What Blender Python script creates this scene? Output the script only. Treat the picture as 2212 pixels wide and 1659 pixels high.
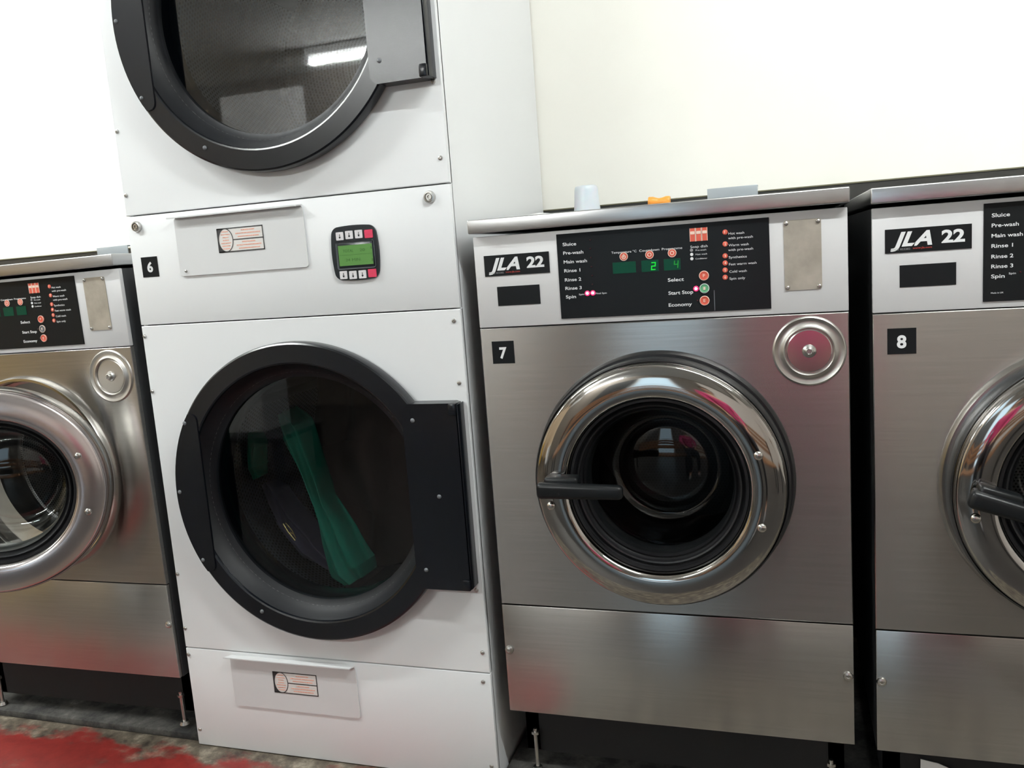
import bpy, bmesh, math, random
from mathutils import Vector, Matrix
random.seed(7)
for o in list(bpy.data.objects): bpy.data.objects.remove(o)
SC = bpy.context.scene
COL = SC.collection
PI = math.pi

# ---------------------------------------------------------------- camera
CAM = Vector((0.5998, -1.6276, 1.1637)); YAW, PITCH, ROLL, FPX = 0.3183, -0.1492, -0.0739, 1829.52
F = Vector((-math.sin(YAW)*math.cos(PITCH), math.cos(YAW)*math.cos(PITCH), math.sin(PITCH)))
R0 = Vector((math.cos(YAW), math.sin(YAW), 0)); U0 = R0.cross(F)
R = math.cos(ROLL)*R0 + math.sin(ROLL)*U0; U = -math.sin(ROLL)*R0 + math.cos(ROLL)*U0
cd = bpy.data.cameras.new('camera'); cam = bpy.data.objects.new('camera', cd); COL.objects.link(cam)
m = Matrix((R, U, -F)).transposed().to_4x4(); m.translation = CAM; cam.matrix_world = m
cd.sensor_fit = 'HORIZONTAL'; cd.sensor_width = 36; cd.lens = 36*FPX/2212; cd.clip_start = .01
SC.camera = cam

# ---------------------------------------------------------------- world, exposure
w = bpy.data.worlds.new('world'); SC.world = w; w.use_nodes = True
w.node_tree.nodes['Background'].inputs[0].default_value = (.8, .9, 1, 1)
w.node_tree.nodes['Background'].inputs[1].default_value = .15
SC.view_settings.view_transform = 'Standard'; SC.view_settings.look = 'None'
SC.view_settings.gamma = 1; SC.view_settings.use_curve_mapping = False
SC.view_settings.exposure = 0.0
TUBE_STRENGTH = 255.0
# fluorescent fittings on the ceiling: x, y of centre, half length (they emit in make_light below)
LIGHTS = [(-2.0, -.80, .75), (-1.95, -4.17, .77), (1.35, -1.0, .75), (-4.4, -.95, .75)]

# ---------------------------------------------------------------- materials
def mat(name, col, rough=.5, metal=0, **k):
    mt = bpy.data.materials.new(name); mt.use_nodes = True
    b = mt.node_tree.nodes['Principled BSDF']
    b.inputs['Base Color'].default_value = (*col, 1); b.inputs['Roughness'].default_value = rough
    b.inputs['Metallic'].default_value = metal
    for n, v in k.items(): b.inputs[n.replace('_', ' ')].default_value = v
    return mt
def N(mt, t, **k):
    n = mt.node_tree.nodes.new(t)
    for a, v in k.items(): setattr(n, a, v)
    return n
def L(mt, a, b): mt.node_tree.links.new(a, b)
def noise(mt, scale, coord='Object', vec=(1, 1, 1), detail=4, rough=.55):
    tc = N(mt, 'ShaderNodeTexCoord'); mp = N(mt, 'ShaderNodeMapping'); mp.inputs['Scale'].default_value = vec
    no = N(mt, 'ShaderNodeTexNoise'); no.inputs['Scale'].default_value = scale
    no.inputs['Detail'].default_value = detail; no.inputs['Roughness'].default_value = rough
    L(mt, tc.outputs[coord], mp.inputs[0]); L(mt, mp.outputs[0], no.inputs['Vector'])
    return no
def ramp(mt, src, stops):
    r = N(mt, 'ShaderNodeValToRGB'); e = r.color_ramp.elements
    while len(e) < len(stops): e.new(.5)
    for i, (p, c) in enumerate(stops):
        e[i].position = p; e[i].color = (*c, 1) if len(c) == 3 else c
    L(mt, src, r.inputs[0]); return r
def bsdf(mt): return mt.node_tree.nodes['Principled BSDF']
def bump(mt, src, s, d=.001):
    b = N(mt, 'ShaderNodeBump'); b.inputs['Strength'].default_value = s; b.inputs['Distance'].default_value = d
    L(mt, src, b.inputs['Height']); L(mt, b.outputs[0], bsdf(mt).inputs['Normal']); return b

def steel(name, col, rough, streak=.04, aniso=.75, bumpy=0):
    mt = mat(name, col, rough, 1); b = bsdf(mt)
    b.inputs['Anisotropic'].default_value = aniso
    tg = N(mt, 'ShaderNodeTangent', direction_type='RADIAL', axis='Z')
    L(mt, tg.outputs[0], b.inputs['Tangent']); b.inputs['Anisotropic Rotation'].default_value = .25
    n1 = noise(mt, 9, vec=(.6, 1, 26), detail=1)                # fine horizontal brushing
    n2 = noise(mt, 5, vec=(2.2, 1, .7), detail=1)               # smears and wear
    mx = N(mt, 'ShaderNodeMix', data_type='FLOAT'); mx.inputs[0].default_value = .7
    L(mt, n1.outputs[0], mx.inputs[2]); L(mt, n2.outputs[0], mx.inputs[3])
    r = ramp(mt, n1.outputs[0], [(.3, tuple(c*(1-streak*2) for c in col)), (.7, tuple(min(1, c*(1+streak)) for c in col))])
    L(mt, r.outputs[0], b.inputs['Base Color'])
    mr = N(mt, 'ShaderNodeMapRange'); mr.inputs[3].default_value = rough-.05; mr.inputs[4].default_value = rough+.09
    # even satin finish
    if bumpy: bump(mt, n1.outputs[0], .05, .0003)
    return mt
M = {}
M['steel'] = steel('brushed_stainless_steel', (.50, .488, .47), .25, .03, aniso=.9)
M['steel_lid'] = steel('brushed_lid_steel', (.50, .50, .505), .30, .02, aniso=.35, bumpy=0)
M['steel_door'] = steel('satin_door_steel', (.70, .64, .64), .24, .015, aniso=0, bumpy=0)
M['fascia'] = mat('silver_painted_fascia', (.62, .62, .63), .42, .1)
M['chrome'] = mat('polished_chrome', (.48, .46, .44), .07, 1)
M['chrome_dull'] = mat('dull_chrome', (.60, .58, .55), .22, 1)
M['dial'] = mat('satin_dial_steel', (.52, .50, .47), .36, 1)
M['dial_disc'] = mat('polished_dial_disc', (.66, .64, .62), .16, 1)
M['screw'] = mat('screw_metal', (.55, .54, .52), .3, 1)
M['plate'] = mat('warm_grey_metal_plate', (.42, .385, .33), .5, .55)
n = noise(M['plate'], 30); r = ramp(M['plate'], n.outputs[0], [(.3, (.36, .33, .28)), (.7, (.47, .43, .37))]); L(M['plate'], r.outputs[0], bsdf(M['plate']).inputs['Base Color'])
M['side'] = mat('dark_grey_side_paint', (.035, .037, .040), .42)
M['black'] = mat('black_panel', (.008, .009, .010), .28, Specular_IOR_Level=.15)
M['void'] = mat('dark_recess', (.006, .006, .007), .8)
M['sticker'] = mat('black_sticker', (.008, .009, .010), .35, Specular_IOR_Level=.15)
M['rubber'] = mat('black_rubber', (.008, .008, .009), .38)
M['plastic'] = mat('black_textured_plastic', (.0025, .0035, .006), .25)
n = noise(M['plastic'], 700); bump(M['plastic'], n.outputs[0], .12, .0004)
M['rim'] = mat('dark_polished_rim', (.16, .165, .17), .2, .9)
M['bezel_plastic'] = mat('matt_black_plastic', (.004, .005, .007), .5, Specular_IOR_Level=.3)
M['handle'] = mat('black_handle_plastic', (.006, .007, .008), .34, Specular_IOR_Level=.3)
M['white_ink'] = mat('white_print', (.72, .73, .74), .5)
M['dim_ink'] = mat('dim_grey_print', (.25, .25, .26), .5)
M['print_red'] = mat('small_orange_print', (.78, .36, .26), .5)
M['red_ink'] = mat('red_print', (.50, .05, .035), .5)
M['orange_ink'] = mat('orange_print', (.72, .23, .12), .5)
M['salmon'] = mat('salmon_icon', (.62, .10, .06), .45)
M['cream_ink'] = mat('cream_icon_print', (.80, .62, .52), .5)
M['green_button'] = mat('green_button', (.12, .38, .20), .45)
M['window_green'] = mat('dark_green_display', (.003, .045, .025), .3, Specular_IOR_Level=.15)
M['bracket'] = mat('blue_grey_metal', (.30, .33, .35), .45, .3)
M['paint'] = mat('white_powder_coat', (.76, .775, .79), .38)
n = noise(M['paint'], 420, detail=2); bump(M['paint'], n.outputs[0], .10, .0004)
M['flap'] = mat('white_flap_paint', (.66, .67, .68), .36)
M['label_white'] = mat('label_paper', (.70, .68, .66), .5)
M['label_black'] = mat('label_border', (.03, .03, .032), .5)
M['key_white'] = mat('white_membrane_key', (.66, .64, .66), .5)
M['key_pink'] = mat('pink_membrane_key', (.62, .03, .09), .5)
M['bezel'] = mat('dark_keypad_bezel', (.010, .014, .018), .25)
M['bezel_rim'] = mat('grey_keypad_rim', (.12, .13, .14), .35)
M['drum'] = mat('drum_steel', (.30, .31, .33), .38, .9)
M['cloth_green'] = mat('teal_green_cloth', (.004, .24, .165), .9)
M['cloth_brown'] = mat('dark_brown_cloth', (.040, .022, .020), .95)
M['cloth_violet'] = mat('dark_violet_cloth', (.12, .11, .19), .95)
M['cloth_grey'] = mat('charcoal_cloth', (.05, .045, .055), .95)
M['brass'] = mat('brass_zip', (.8, .6, .3), .25, 1)
M['wall'] = mat('cream_wall_board', (.80, .775, .70), .45)
n = noise(M['wall'], 3, detail=6); r = ramp(M['wall'], n.outputs[0], [(.3, (.80, .785, .725)), (.7, (.83, .82, .76))]); L(M['wall'], r.outputs[0], bsdf(M['wall']).inputs['Base Color'])
M['strip'] = mat('black_trim', (.022, .021, .018), .4)
M['olive'] = mat('olive_edge', (.12, .11, .06), .5)
M['room_wall'] = mat('room_wall_paint', (.16, .14, .12), .6)
M['tan_wall'] = mat('tan_wall_paint', (.74, .60, .44), .6)
M['pale_wall'] = mat('pale_wall_board', (.85, .79, .75), .6)
M['ceiling'] = mat('ceiling_tile', (.68, .68, .66), .8)
M['wood'] = mat('orange_brown_wood', (.26, .12, .05), .45)
n = noise(M['wood'], 6, vec=(1, 8, 8)); r = ramp(M['wood'], n.outputs[0], [(.3, (.20, .085, .035)), (.7, (.36, .18, .08))]); L(M['wood'], r.outputs[0], bsdf(M['wood']).inputs['Base Color'])
M['yellow'] = mat('yellow_paint', (.60, .38, .06), .5)
M['pink'] = mat('pink_jersey', (.55, .05, .16), .85)
M['leggings'] = mat('black_leggings', (.018, .017, .022), .85)
M['skin'] = mat('skin', (.52, .30, .21), .5)
M['hair'] = mat('dark_brown_hair', (.03, .018, .012), .6)
M['shoe'] = mat('grey_trainer', (.2, .2, .21), .7)
M['paper'] = mat('white_paper', (.72, .72, .72), .7)
M['plinth'] = mat('dirty_concrete', (.05, .05, .048), .85)
n = noise(M['plinth'], 14, detail=8, rough=.7); r = ramp(M['plinth'], n.outputs[0], [(.40, (.012, .012, .012)), (.62, (.075, .072, .065)), (.75, (.22, .21, .19))]); L(M['plinth'], r.outputs[0], bsdf(M['plinth']).inputs['Base Color']); bump(M['plinth'], n.outputs[0], .6, .004)
M['housing'] = mat('lamp_housing', (.7, .7, .7), .5)
def emit(name, col, s):
    mt = mat(name, (0, 0, 0), .5); b = bsdf(mt)
    b.inputs['Emission Color'].default_value = (*col, 1); b.inputs['Emission Strength'].default_value = s; return mt
M['tube'] = emit('fluorescent_tube', (.96, 1, .98), TUBE_STRENGTH)
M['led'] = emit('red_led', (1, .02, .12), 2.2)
M['led_core'] = emit('red_led_core', (1, .55, .7), 30)
M['led_off'] = mat('unlit_led', (.035, .004, .007), .3)
M['seg'] = emit('green_segment', (.0, 1, .05), .75)
M['seg_dim'] = emit('green_segment_dim', (.0, .6, .04), .45)
M['lcd'] = emit('green_lcd', (.12, .50, .06), .12); bsdf(M['lcd']).inputs['Base Color'].default_value = (.06, .16, .03, 1)
M['lcd_ink'] = mat('lcd_dark_segment', (.03, .12, .01), .5)
M['daylight'] = emit('shop_window_daylight', (.62, .85, 1), 2.0)

def glassmat(name, tint, k, rough=.02):
    mt = bpy.data.materials.new(name); mt.use_nodes = True; nt = mt.node_tree
    nt.nodes.remove(nt.nodes['Principled BSDF']); out = nt.nodes['Material Output']
    tr = N(mt, 'ShaderNodeBsdfTransparent'); tr.inputs[0].default_value = (*tint, 1)
    gl = N(mt, 'ShaderNodeBsdfGlossy'); gl.inputs['Roughness'].default_value = rough; gl.inputs[0].default_value = (1, 1, 1, 1)
    ge = N(mt, 'ShaderNodeNewGeometry'); dp = N(mt, 'ShaderNodeVectorMath', operation='DOT_PRODUCT')
    L(mt, ge.outputs['Incoming'], dp.inputs[0]); L(mt, ge.outputs['Normal'], dp.inputs[1])
    ab = N(mt, 'ShaderNodeMath', operation='ABSOLUTE'); L(mt, dp.outputs['Value'], ab.inputs[0])
    su = N(mt, 'ShaderNodeMath', operation='SUBTRACT', use_clamp=True); su.inputs[0].default_value = 1; L(mt, ab.outputs[0], su.inputs[1])
    pw = N(mt, 'ShaderNodeMath', operation='POWER'); pw.inputs[1].default_value = 5; L(mt, su.outputs[0], pw.inputs[0])
    fr = N(mt, 'ShaderNodeMath', operation='MULTIPLY_ADD'); fr.inputs[1].default_value = .93; fr.inputs[2].default_value = .07; L(mt, pw.outputs[0], fr.inputs[0])
    mu = N(mt, 'ShaderNodeMath', operation='MULTIPLY', use_clamp=True); mu.inputs[1].default_value = k
    mx = N(mt, 'ShaderNodeMixShader')
    L(mt, fr.outputs[0], mu.inputs[0]); L(mt, mu.outputs[0], mx.inputs[0])
    L(mt, tr.outputs[0], mx.inputs[1]); L(mt, gl.outputs[0], mx.inputs[2]); L(mt, mx.outputs[0], out.inputs[0])
    return mt
M['glass_door'] = glassmat('door_glass', (.70, .74, .72), 2.0)
M['glass_dark'] = glassmat('tinted_door_glass', (.55, .56, .55), .6)
M['glass_bowl'] = glassmat('washer_bowl_glass', (.80, .84, .84), .7)
M['cup'] = mat('frosted_plastic', (.86, .86, .90), .3, 0, Alpha=.62, Subsurface_Weight=.3)
M['orange'] = mat('orange_plastic', (.85, .33, .05), .35, 0, Subsurface_Weight=.2)

def perforated(name, col, su, sv, hole=.30):
    # rows of drilled holes, from the UVs laid along the drum (metres)
    mt = mat(name, col, .4, .85); b = bsdf(mt)
    tc = N(mt, 'ShaderNodeTexCoord'); sp = N(mt, 'ShaderNodeSeparateXYZ'); L(mt, tc.outputs['UV'], sp.inputs[0])
    def mth(op, a, bb=None):
        n = N(mt, 'ShaderNodeMath', operation=op)
        for i, v in enumerate((a, bb)):
            if v is None: continue
            if isinstance(v, (int, float)): n.inputs[i].default_value = v
            else: L(mt, v, n.inputs[i])
        return n.outputs[0]
    v = mth('MULTIPLY', sp.outputs[1], sv); row = mth('FLOOR', v); off = mth('MULTIPLY', mth('MODULO', row, 2.0), .5)
    u = mth('ADD', mth('MULTIPLY', sp.outputs[0], su), off)
    du = mth('SUBTRACT', mth('FRACT', u), .5); dv = mth('SUBTRACT', mth('FRACT', v), .5)
    d = mth('SQRT', mth('ADD', mth('MULTIPLY', du, du), mth('MULTIPLY', dv, dv)))
    r = ramp(mt, d, [(hole-.03, (.004, .004, .005)), (hole+.03, col)])
    L(mt, r.outputs[0], b.inputs['Base Color'])
    m2 = ramp(mt, d, [(hole-.03, (0, 0, 0)), (hole+.03, (.85, .85, .85))]); L(mt, m2.outputs[0], b.inputs['Metallic'])
    return mt
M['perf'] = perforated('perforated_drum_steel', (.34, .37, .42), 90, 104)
M['perf_dark'] = perforated('dark_wet_drum_steel', (.05, .05, .055), 120, 139)  # same drum steel, darkened to paint in the shade inside machine 7
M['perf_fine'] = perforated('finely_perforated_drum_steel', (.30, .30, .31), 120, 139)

# red painted floor, worn through to dirty concrete near the machines
mt = M['floor'] = mat('worn_red_floor_paint', (.3, .03, .02), .45)
n1 = noise(mt, 4.5, vec=(1, 1.6, 1), detail=9, rough=.62)
tc = N(mt, 'ShaderNodeTexCoord'); sp = N(mt, 'ShaderNodeSeparateXYZ'); L(mt, tc.outputs['Object'], sp.inputs[0])
mr = N(mt, 'ShaderNodeMapRange'); mr.inputs[1].default_value = -.12; mr.inputs[2].default_value = .03
mr.inputs[3].default_value = 0; mr.inputs[4].default_value = .30; L(mt, sp.outputs[1], mr.inputs[0])
mf = N(mt, 'ShaderNodeMapRange'); mf.inputs[1].default_value = -.30; mf.inputs[2].default_value = -.50; mf.inputs[3].default_value = 0; mf.inputs[4].default_value = .34; L(mt, sp.outputs[1], mf.inputs[0])
ad = N(mt, 'ShaderNodeMath', operation='ADD'); L(mt, n1.outputs[0], ad.inputs[0]); am = N(mt, 'ShaderNodeMath', operation='ADD'); L(mt, mr.outputs[0], am.inputs[0]); L(mt, mf.outputs[0], am.inputs[1]); mxr = N(mt, 'ShaderNodeMapRange'); mxr.inputs[1].default_value = -.22; mxr.inputs[2].default_value = .10; mxr.inputs[3].default_value = 0; mxr.inputs[4].default_value = .30; L(mt, sp.outputs[0], mxr.inputs[0])
an = N(mt, 'ShaderNodeMath', operation='ADD'); L(mt, am.outputs[0], an.inputs[0]); L(mt, mxr.outputs[0], an.inputs[1]); L(mt, an.outputs[0], ad.inputs[1])  # grime also spread over unseen floor to cut red reflections in the steel
n2 = noise(mt, 22, detail=9, rough=.7)
grime = ramp(mt, n2.outputs[0], [(.35, (.035, .028, .022)), (.52, (.12, .10, .075)), (.68, (.30, .27, .21))])
red = ramp(mt, n2.outputs[0], [(.3, (.15, .009, .008)), (.7, (.24, .022, .017))])
mk = ramp(mt, ad.outputs[0], [(.59, (0, 0, 0)), (.69, (1, 1, 1))])
mx = N(mt, 'ShaderNodeMix', data_type='RGBA'); L(mt, mk.outputs[0], mx.inputs[0]); L(mt, red.outputs[0], mx.inputs[6]); L(mt, grime.outputs[0], mx.inputs[7])
mv = N(mt, 'ShaderNodeMapRange'); mv.inputs[1].default_value = -.62; mv.inputs[2].default_value = -.66; L(mt, sp.outputs[1], mv.inputs[0])
mz = N(mt, 'ShaderNodeMix', data_type='RGBA'); L(mt, mv.outputs[0], mz.inputs[0]); L(mt, mx.outputs[2], mz.inputs[6]); mz.inputs[7].default_value = (.045, .042, .040, 1)  # unseen far floor darkened to dim its reflection in the machines
L(mt, mz.outputs[2], bsdf(mt).inputs['Base Color']); bump(mt, n2.outputs[0], .3, .003)

# ---------------------------------------------------------------- helpers
def obj(name, bm, material, parent=None, smooth=None, loc=None):
    me = bpy.data.meshes.new(name); bmesh.ops.recalc_face_normals(bm, faces=bm.faces) if len(bm.faces) else None
    bm.to_mesh(me); bm.free(); me.materials.append(material)
    if smooth is not None:
        for p in me.polygons: p.use_smooth = True
        me.set_sharp_from_angle(angle=math.radians(smooth))
    o = bpy.data.objects.new(name, me); COL.objects.link(o)
    if parent is not None: o.parent = parent
    if loc: o.location = loc
    return o
def tag(o, label=None, cat=None, group=None, kind=None):
    for k, v in (('label', label), ('category', cat), ('group', group), ('kind', kind)):
        if v: o[k] = v
    return o
def empty(name, loc=(0, 0, 0)):
    o = bpy.data.objects.new(name, None); COL.objects.link(o); o.location = loc; o.empty_display_size = .1; return o
def bx(bm, x0, x1, y0, y1, z0, z1, bev=0, seg=2):
    r = bmesh.ops.create_cube(bm, size=1); vs = r['verts']
    for v in vs:
        v.co = Vector(((x0+x1)/2+v.co.x*(x1-x0), (y0+y1)/2+v.co.y*(y1-y0), (z0+z1)/2+v.co.z*(z1-z0)))
    if bev:
        es = {e for v in vs for e in v.link_edges}
        bmesh.ops.bevel(bm, geom=list(es), offset=bev, segments=seg, profile=.5, affect='EDGES')
    return bm
def box(name, dims, material, parent=None, bev=.0015, **k):
    return obj(name, bx(bmesh.new(), *dims, bev), material, parent, 35, **k)
def lathe(bm, prof, cx=0, cz=0, seg=96, closed=False, uv=False, cy=0):
    # revolve (radius, y) points about an axis along y
    rings = []
    for r, y in prof:
        if r < 1e-6: rings.append([bm.verts.new((cx, cy+y, cz))])
        else: rings.append([bm.verts.new((cx+r*math.cos(2*PI*i/seg), cy+y, cz+r*math.sin(2*PI*i/seg))) for i in range(seg)])
    lay = bm.loops.layers.uv.verify() if uv else None
    n = len(prof); rng = range(n if closed else n-1); s = 0
    for k in rng:
        a, b = rings[k], rings[(k+1) % n]
        ds = math.dist(prof[k], prof[(k+1) % n]); rr = max(prof[k][0], prof[(k+1) % n][0])
        for i in range(seg):
            j = (i+1) % seg
            if len(a) == 1 and len(b) == 1: continue
            if len(a) == 1: f = bm.faces.new((a[0], b[i], b[j]))
            elif len(b) == 1: f = bm.faces.new((a[i], b[0], a[j]))
            else: f = bm.faces.new((a[i], b[i], b[j], a[j]))
            if lay and len(f.verts) == 4:
                if abs(prof[k][1]-prof[(k+1) % n][1]) < 1e-4:      # flat disc: planar uv
                    for l in f.loops: l[lay].uv = (l.vert.co.x, l.vert.co.z)
                else:
                    us = (i/seg*2*PI*rr, (i+1)/seg*2*PI*rr)
                    for l, q in zip(f.loops, ((us[0], s), (us[0], s+ds), (us[1], s+ds), (us[1], s))): l[lay].uv = q
            elif lay:
                for l in f.loops: l[lay].uv = (l.vert.co.x, l.vert.co.z)
        s += ds
    return bm
def turned(name, prof, cx, cz, material, parent=None, seg=96, closed=False, smooth=40, uv=False):
    return obj(name, lathe(bmesh.new(), prof, cx, cz, seg, closed, uv), material, parent, smooth)
def prism(bm, pts, y0, y1, bev=0):
    # outline (x, z) extruded along y
    a = [bm.verts.new((x, y0, z)) for x, z in pts]; b = [bm.verts.new((x, y1, z)) for x, z in pts]
    f = bm.faces.new(a); bm.faces.new(b[::-1])
    for i in range(len(pts)): j = (i+1) % len(pts); bm.faces.new((a[j], a[i], b[i], b[j]))
    if bev: bmesh.ops.bevel(bm, geom=[e for e in f.edges], offset=bev, segments=2, affect='EDGES')
    return bm
def rrect(x0, x1, z0, z1, r, n=6):
    p = []
    for cx, cz, a0 in ((x1-r, z1-r, 0), (x0+r, z1-r, 90), (x0+r, z0+r, 180), (x1-r, z0+r, 270)):
        for i in range(n+1):
            a = math.radians(a0+90*i/n); p.append((cx+r*math.cos(a), cz+r*math.sin(a)))
    return p
def plate_hole(bm, x0, x1, z0, z1, cx, cz, r, y0, y1, n=128, lip=.004):
    # sheet with a round hole, front face at y0
    cs = [math.atan2(z-cz, x-cx) % (2*PI) for x in (x0, x1) for z in (z0, z1)]
    A = sorted([a for a in (2*PI*i/n for i in range(n)) if min(abs(a-c) for c in cs) > .012]+cs)
    def outer(a):
        dx, dz = math.cos(a), math.sin(a); t = 1e9
        if dx > 1e-9: t = min(t, (x1-cx)/dx)
        if dx < -1e-9: t = min(t, (x0-cx)/dx)
        if dz > 1e-9: t = min(t, (z1-cz)/dz)
        if dz < -1e-9: t = min(t, (z0-cz)/dz)
        return cx+dx*t, cz+dz*t
    rings = []
    e = .0015
    def shrink(x, z): return (min(max(x, x0+e), x1-e), min(max(z, z0+e), z1-e))
    for ring in range(5):
        vs = []
        for a in A:
            ox, oz = outer(a)
            if ring == 0: c = (ox, y1, oz)
            elif ring == 1: c = (ox, y0+e, oz)
            elif ring == 2: q = shrink(ox, oz); c = (q[0], y0, q[1])
            elif ring == 3: c = (cx+r*math.cos(a), y0, cz+r*math.sin(a))
            else: c = (cx+(r-.001)*math.cos(a), y0+lip*4, cz+(r-.001)*math.sin(a))
            vs.append(bm.verts.new(c))
        rings.append(vs)
    for a, b in zip(rings, rings[1:]):
        for i in range(len(A)):
            j = (i+1) % len(A); bm.faces.new((a[i], a[j], b[j], b[i]))
    return bm
def tube(bm, pts, rad, seg=10):
    prev = None
    for i, p in enumerate(pts):
        p = Vector(p); d = (Vector(pts[min(i+1, len(pts)-1)])-Vector(pts[max(i-1, 0)])).normalized()
        a = d.cross(Vector((0, 0, 1)));
        if a.length < 1e-3: a = Vector((1, 0, 0))
        a.normalize(); b = d.cross(a)
        rr = rad[i] if isinstance(rad, (list, tuple)) else rad
        ring = [bm.verts.new(p+rr*(math.cos(2*PI*k/seg)*a+math.sin(2*PI*k/seg)*b)) for k in range(seg)]
        if prev:
            for k in range(seg): bm.faces.new((prev[k], prev[(k+1) % seg], ring[(k+1) % seg], ring[k]))
        else: bm.faces.new(ring)
        prev = ring
    bm.faces.new(prev[::-1]); return bm
def text(name, items, material, parent, depth=.0003):
    # items: (string, x, z, width or None, height, y, shear, bold) -> ONE mesh of lettering facing -y
    bm = bmesh.new()
    for s, x, z, wd, h, y, shear, bold in items:
        c = bpy.data.curves.new('t', 'FONT'); c.body = s; c.size = 1; c.shear = shear; c.offset = bold; c.extrude = .01; c.resolution_u = 4
        o = bpy.data.objects.new('t', c); COL.objects.link(o)
        bpy.context.view_layer.update()
        me = bpy.data.meshes.new_from_object(o.evaluated_get(bpy.context.evaluated_depsgraph_get()))
        xs = [v.co.x for v in me.vertices]; k = h/.70; kx = (wd/(max(xs)-min(xs))) if wd else k
        x_min = min(xs)
        for v in me.vertices:
            v.co = Vector((x+(v.co.x-x_min)*kx, y-(v.co.z+.01)*depth/.02, z+v.co.y*k))
        bm.from_mesh(me); bpy.data.objects.remove(o); bpy.data.curves.remove(c); bpy.data.meshes.remove(me)
    return obj(name, bm, material, parent)
def screw(parent, x, z, y=0, r=.0045, name='screw', material=None):
    bm = lathe(bmesh.new(), [(r, y+.0005), (r, y-.0008), (r*.8, y-.0024), (r*.42, y-.0032), (r*.38, y-.0018), (0, y-.0018)], x, z, 16)
    return obj(name, bm, material or M['screw'], parent, 35)
def rivet(parent, x, z, y, r=.006, material=None):
    bm = lathe(bmesh.new(), [(r, y+.0005), (r*.92, y-.001), (r*.6, y-.0028), (0, y-.0036)], x, z, 18)
    return obj('rivet', bm, material or M['screw'], parent, 60)

# ---------------------------------------------------------------- the room
def struct(name, dims, material, bev=0):
    return tag(obj(name, bx(bmesh.new(), *dims, bev), material), kind='structure')
XL, XR, YF, YB, H = -6.2, 3.6, -4.8, .70, 2.78
struct('floor', (XL, XR, YF, .9, -.05, 0), M['floor'])
struct('ceiling', (XL, XR, YF, .9, H, H+.05), M['ceiling'])
struct('wall_back', (XL, XR, YB, YB+.03, 1.2845, H), M['wall'])
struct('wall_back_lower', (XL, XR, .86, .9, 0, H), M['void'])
t_ = struct('trim_1', (XL, XR, YB+.001, YB+.03, 1.235, 1.2815), M['strip'])
struct('trim_2', (XL, XR, YB-.002, YB+.03, 1.2815, 1.2845), M['olive'])
struct('wall_left', (XL-.05, XL, YF, .9, 0, H), M['tan_wall'])
struct('wall_right', (XR, XR+.05, YF, .9, 0, H), M['pale_wall'])
struct('wall_front', (XL, XR, YF-.05, YF, 0, H), M['room_wall'])
struct('trim_4', (.95, XR-.01, YF, YF+.02, .05, 2.6), M['pale_wall'])  # unseen pale panel added to brighten the steel of machine 8
struct('trim_5', (XL+.01, -4.1, YF, YF+.02, .05, 2.6), M['tan_wall'])  # unseen tan panel added to brighten reflections on the left
PL = bmesh.new(); bx(PL, -3.2, -.848, .015, .8, 0, .018, .003); bx(PL, -.028, 2.4, .015, .8, 0, .018, .003)
tag(obj('trim_3', PL, M['plinth'], None, 30), kind='structure')
# unseen glowing window added behind the camera for a bluish band in the steel
wf = bmesh.new()
WX0, WX1 = -.62, .06
for d in ((WX0-.06, WX0, YF, YF+.05, .1, 2.3), (WX1, WX1+.06, YF, YF+.05, .1, 2.3), (WX0-.06, WX1+.06, YF, YF+.05, 2.24, 2.3), (WX0-.06, WX1+.06, YF, YF+.05, .1, .16), (WX0, WX1, YF, YF+.04, 1.0, 1.05)): bx(wf, *d)
wn = tag(obj('window_1', wf, M['housing']), kind='structure')
obj('window_pane', bx(bmesh.new(), WX0, WX1, YF+.005, YF+.015, .16, 2.24), M['daylight'], wn)
dw = struct('door_1', (-1.55, -.75, YF, YF+.05, 0, 2.1), M['side'], .004)  # unseen dark door added for the dark band reflected in the steel
obj('door_handle', tube(bmesh.new(), [(-.86, YF+.05, 1.0), (-.86, YF+.10, 1.0), (-.98, YF+.10, 1.0)], .01), M['screw'], dw, 40)  # handle of the added unseen door

def make_light(x, y, hl, label):
    e = empty('ceiling_light', (x, y, H)); tag(e, label, 'light')
    obj('housing', bx(bmesh.new(), -hl, hl, -.05, .05, -.05, 0, .004), M['housing'], e, 35)
    for s in (-1, 1): obj('end_cap', bx(bmesh.new(), s*hl-.02, s*hl+.02, -.03, .03, -.115, -.05, .004), M['housing'], e, 35)
    obj('tube', tube(bmesh.new(), [(-hl+.02, 0, -.09), (hl-.02, 0, -.09)], .019, 16), M['tube'], e, 40)
places = ['over the left washing machine', 'far behind the camera', 'above the right of the machine row', 'at the left end of the room']
for (x, y, hl), pl in zip(LIGHTS, places): make_light(x, y, hl, 'white fluorescent strip light on the ceiling '+pl)

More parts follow.
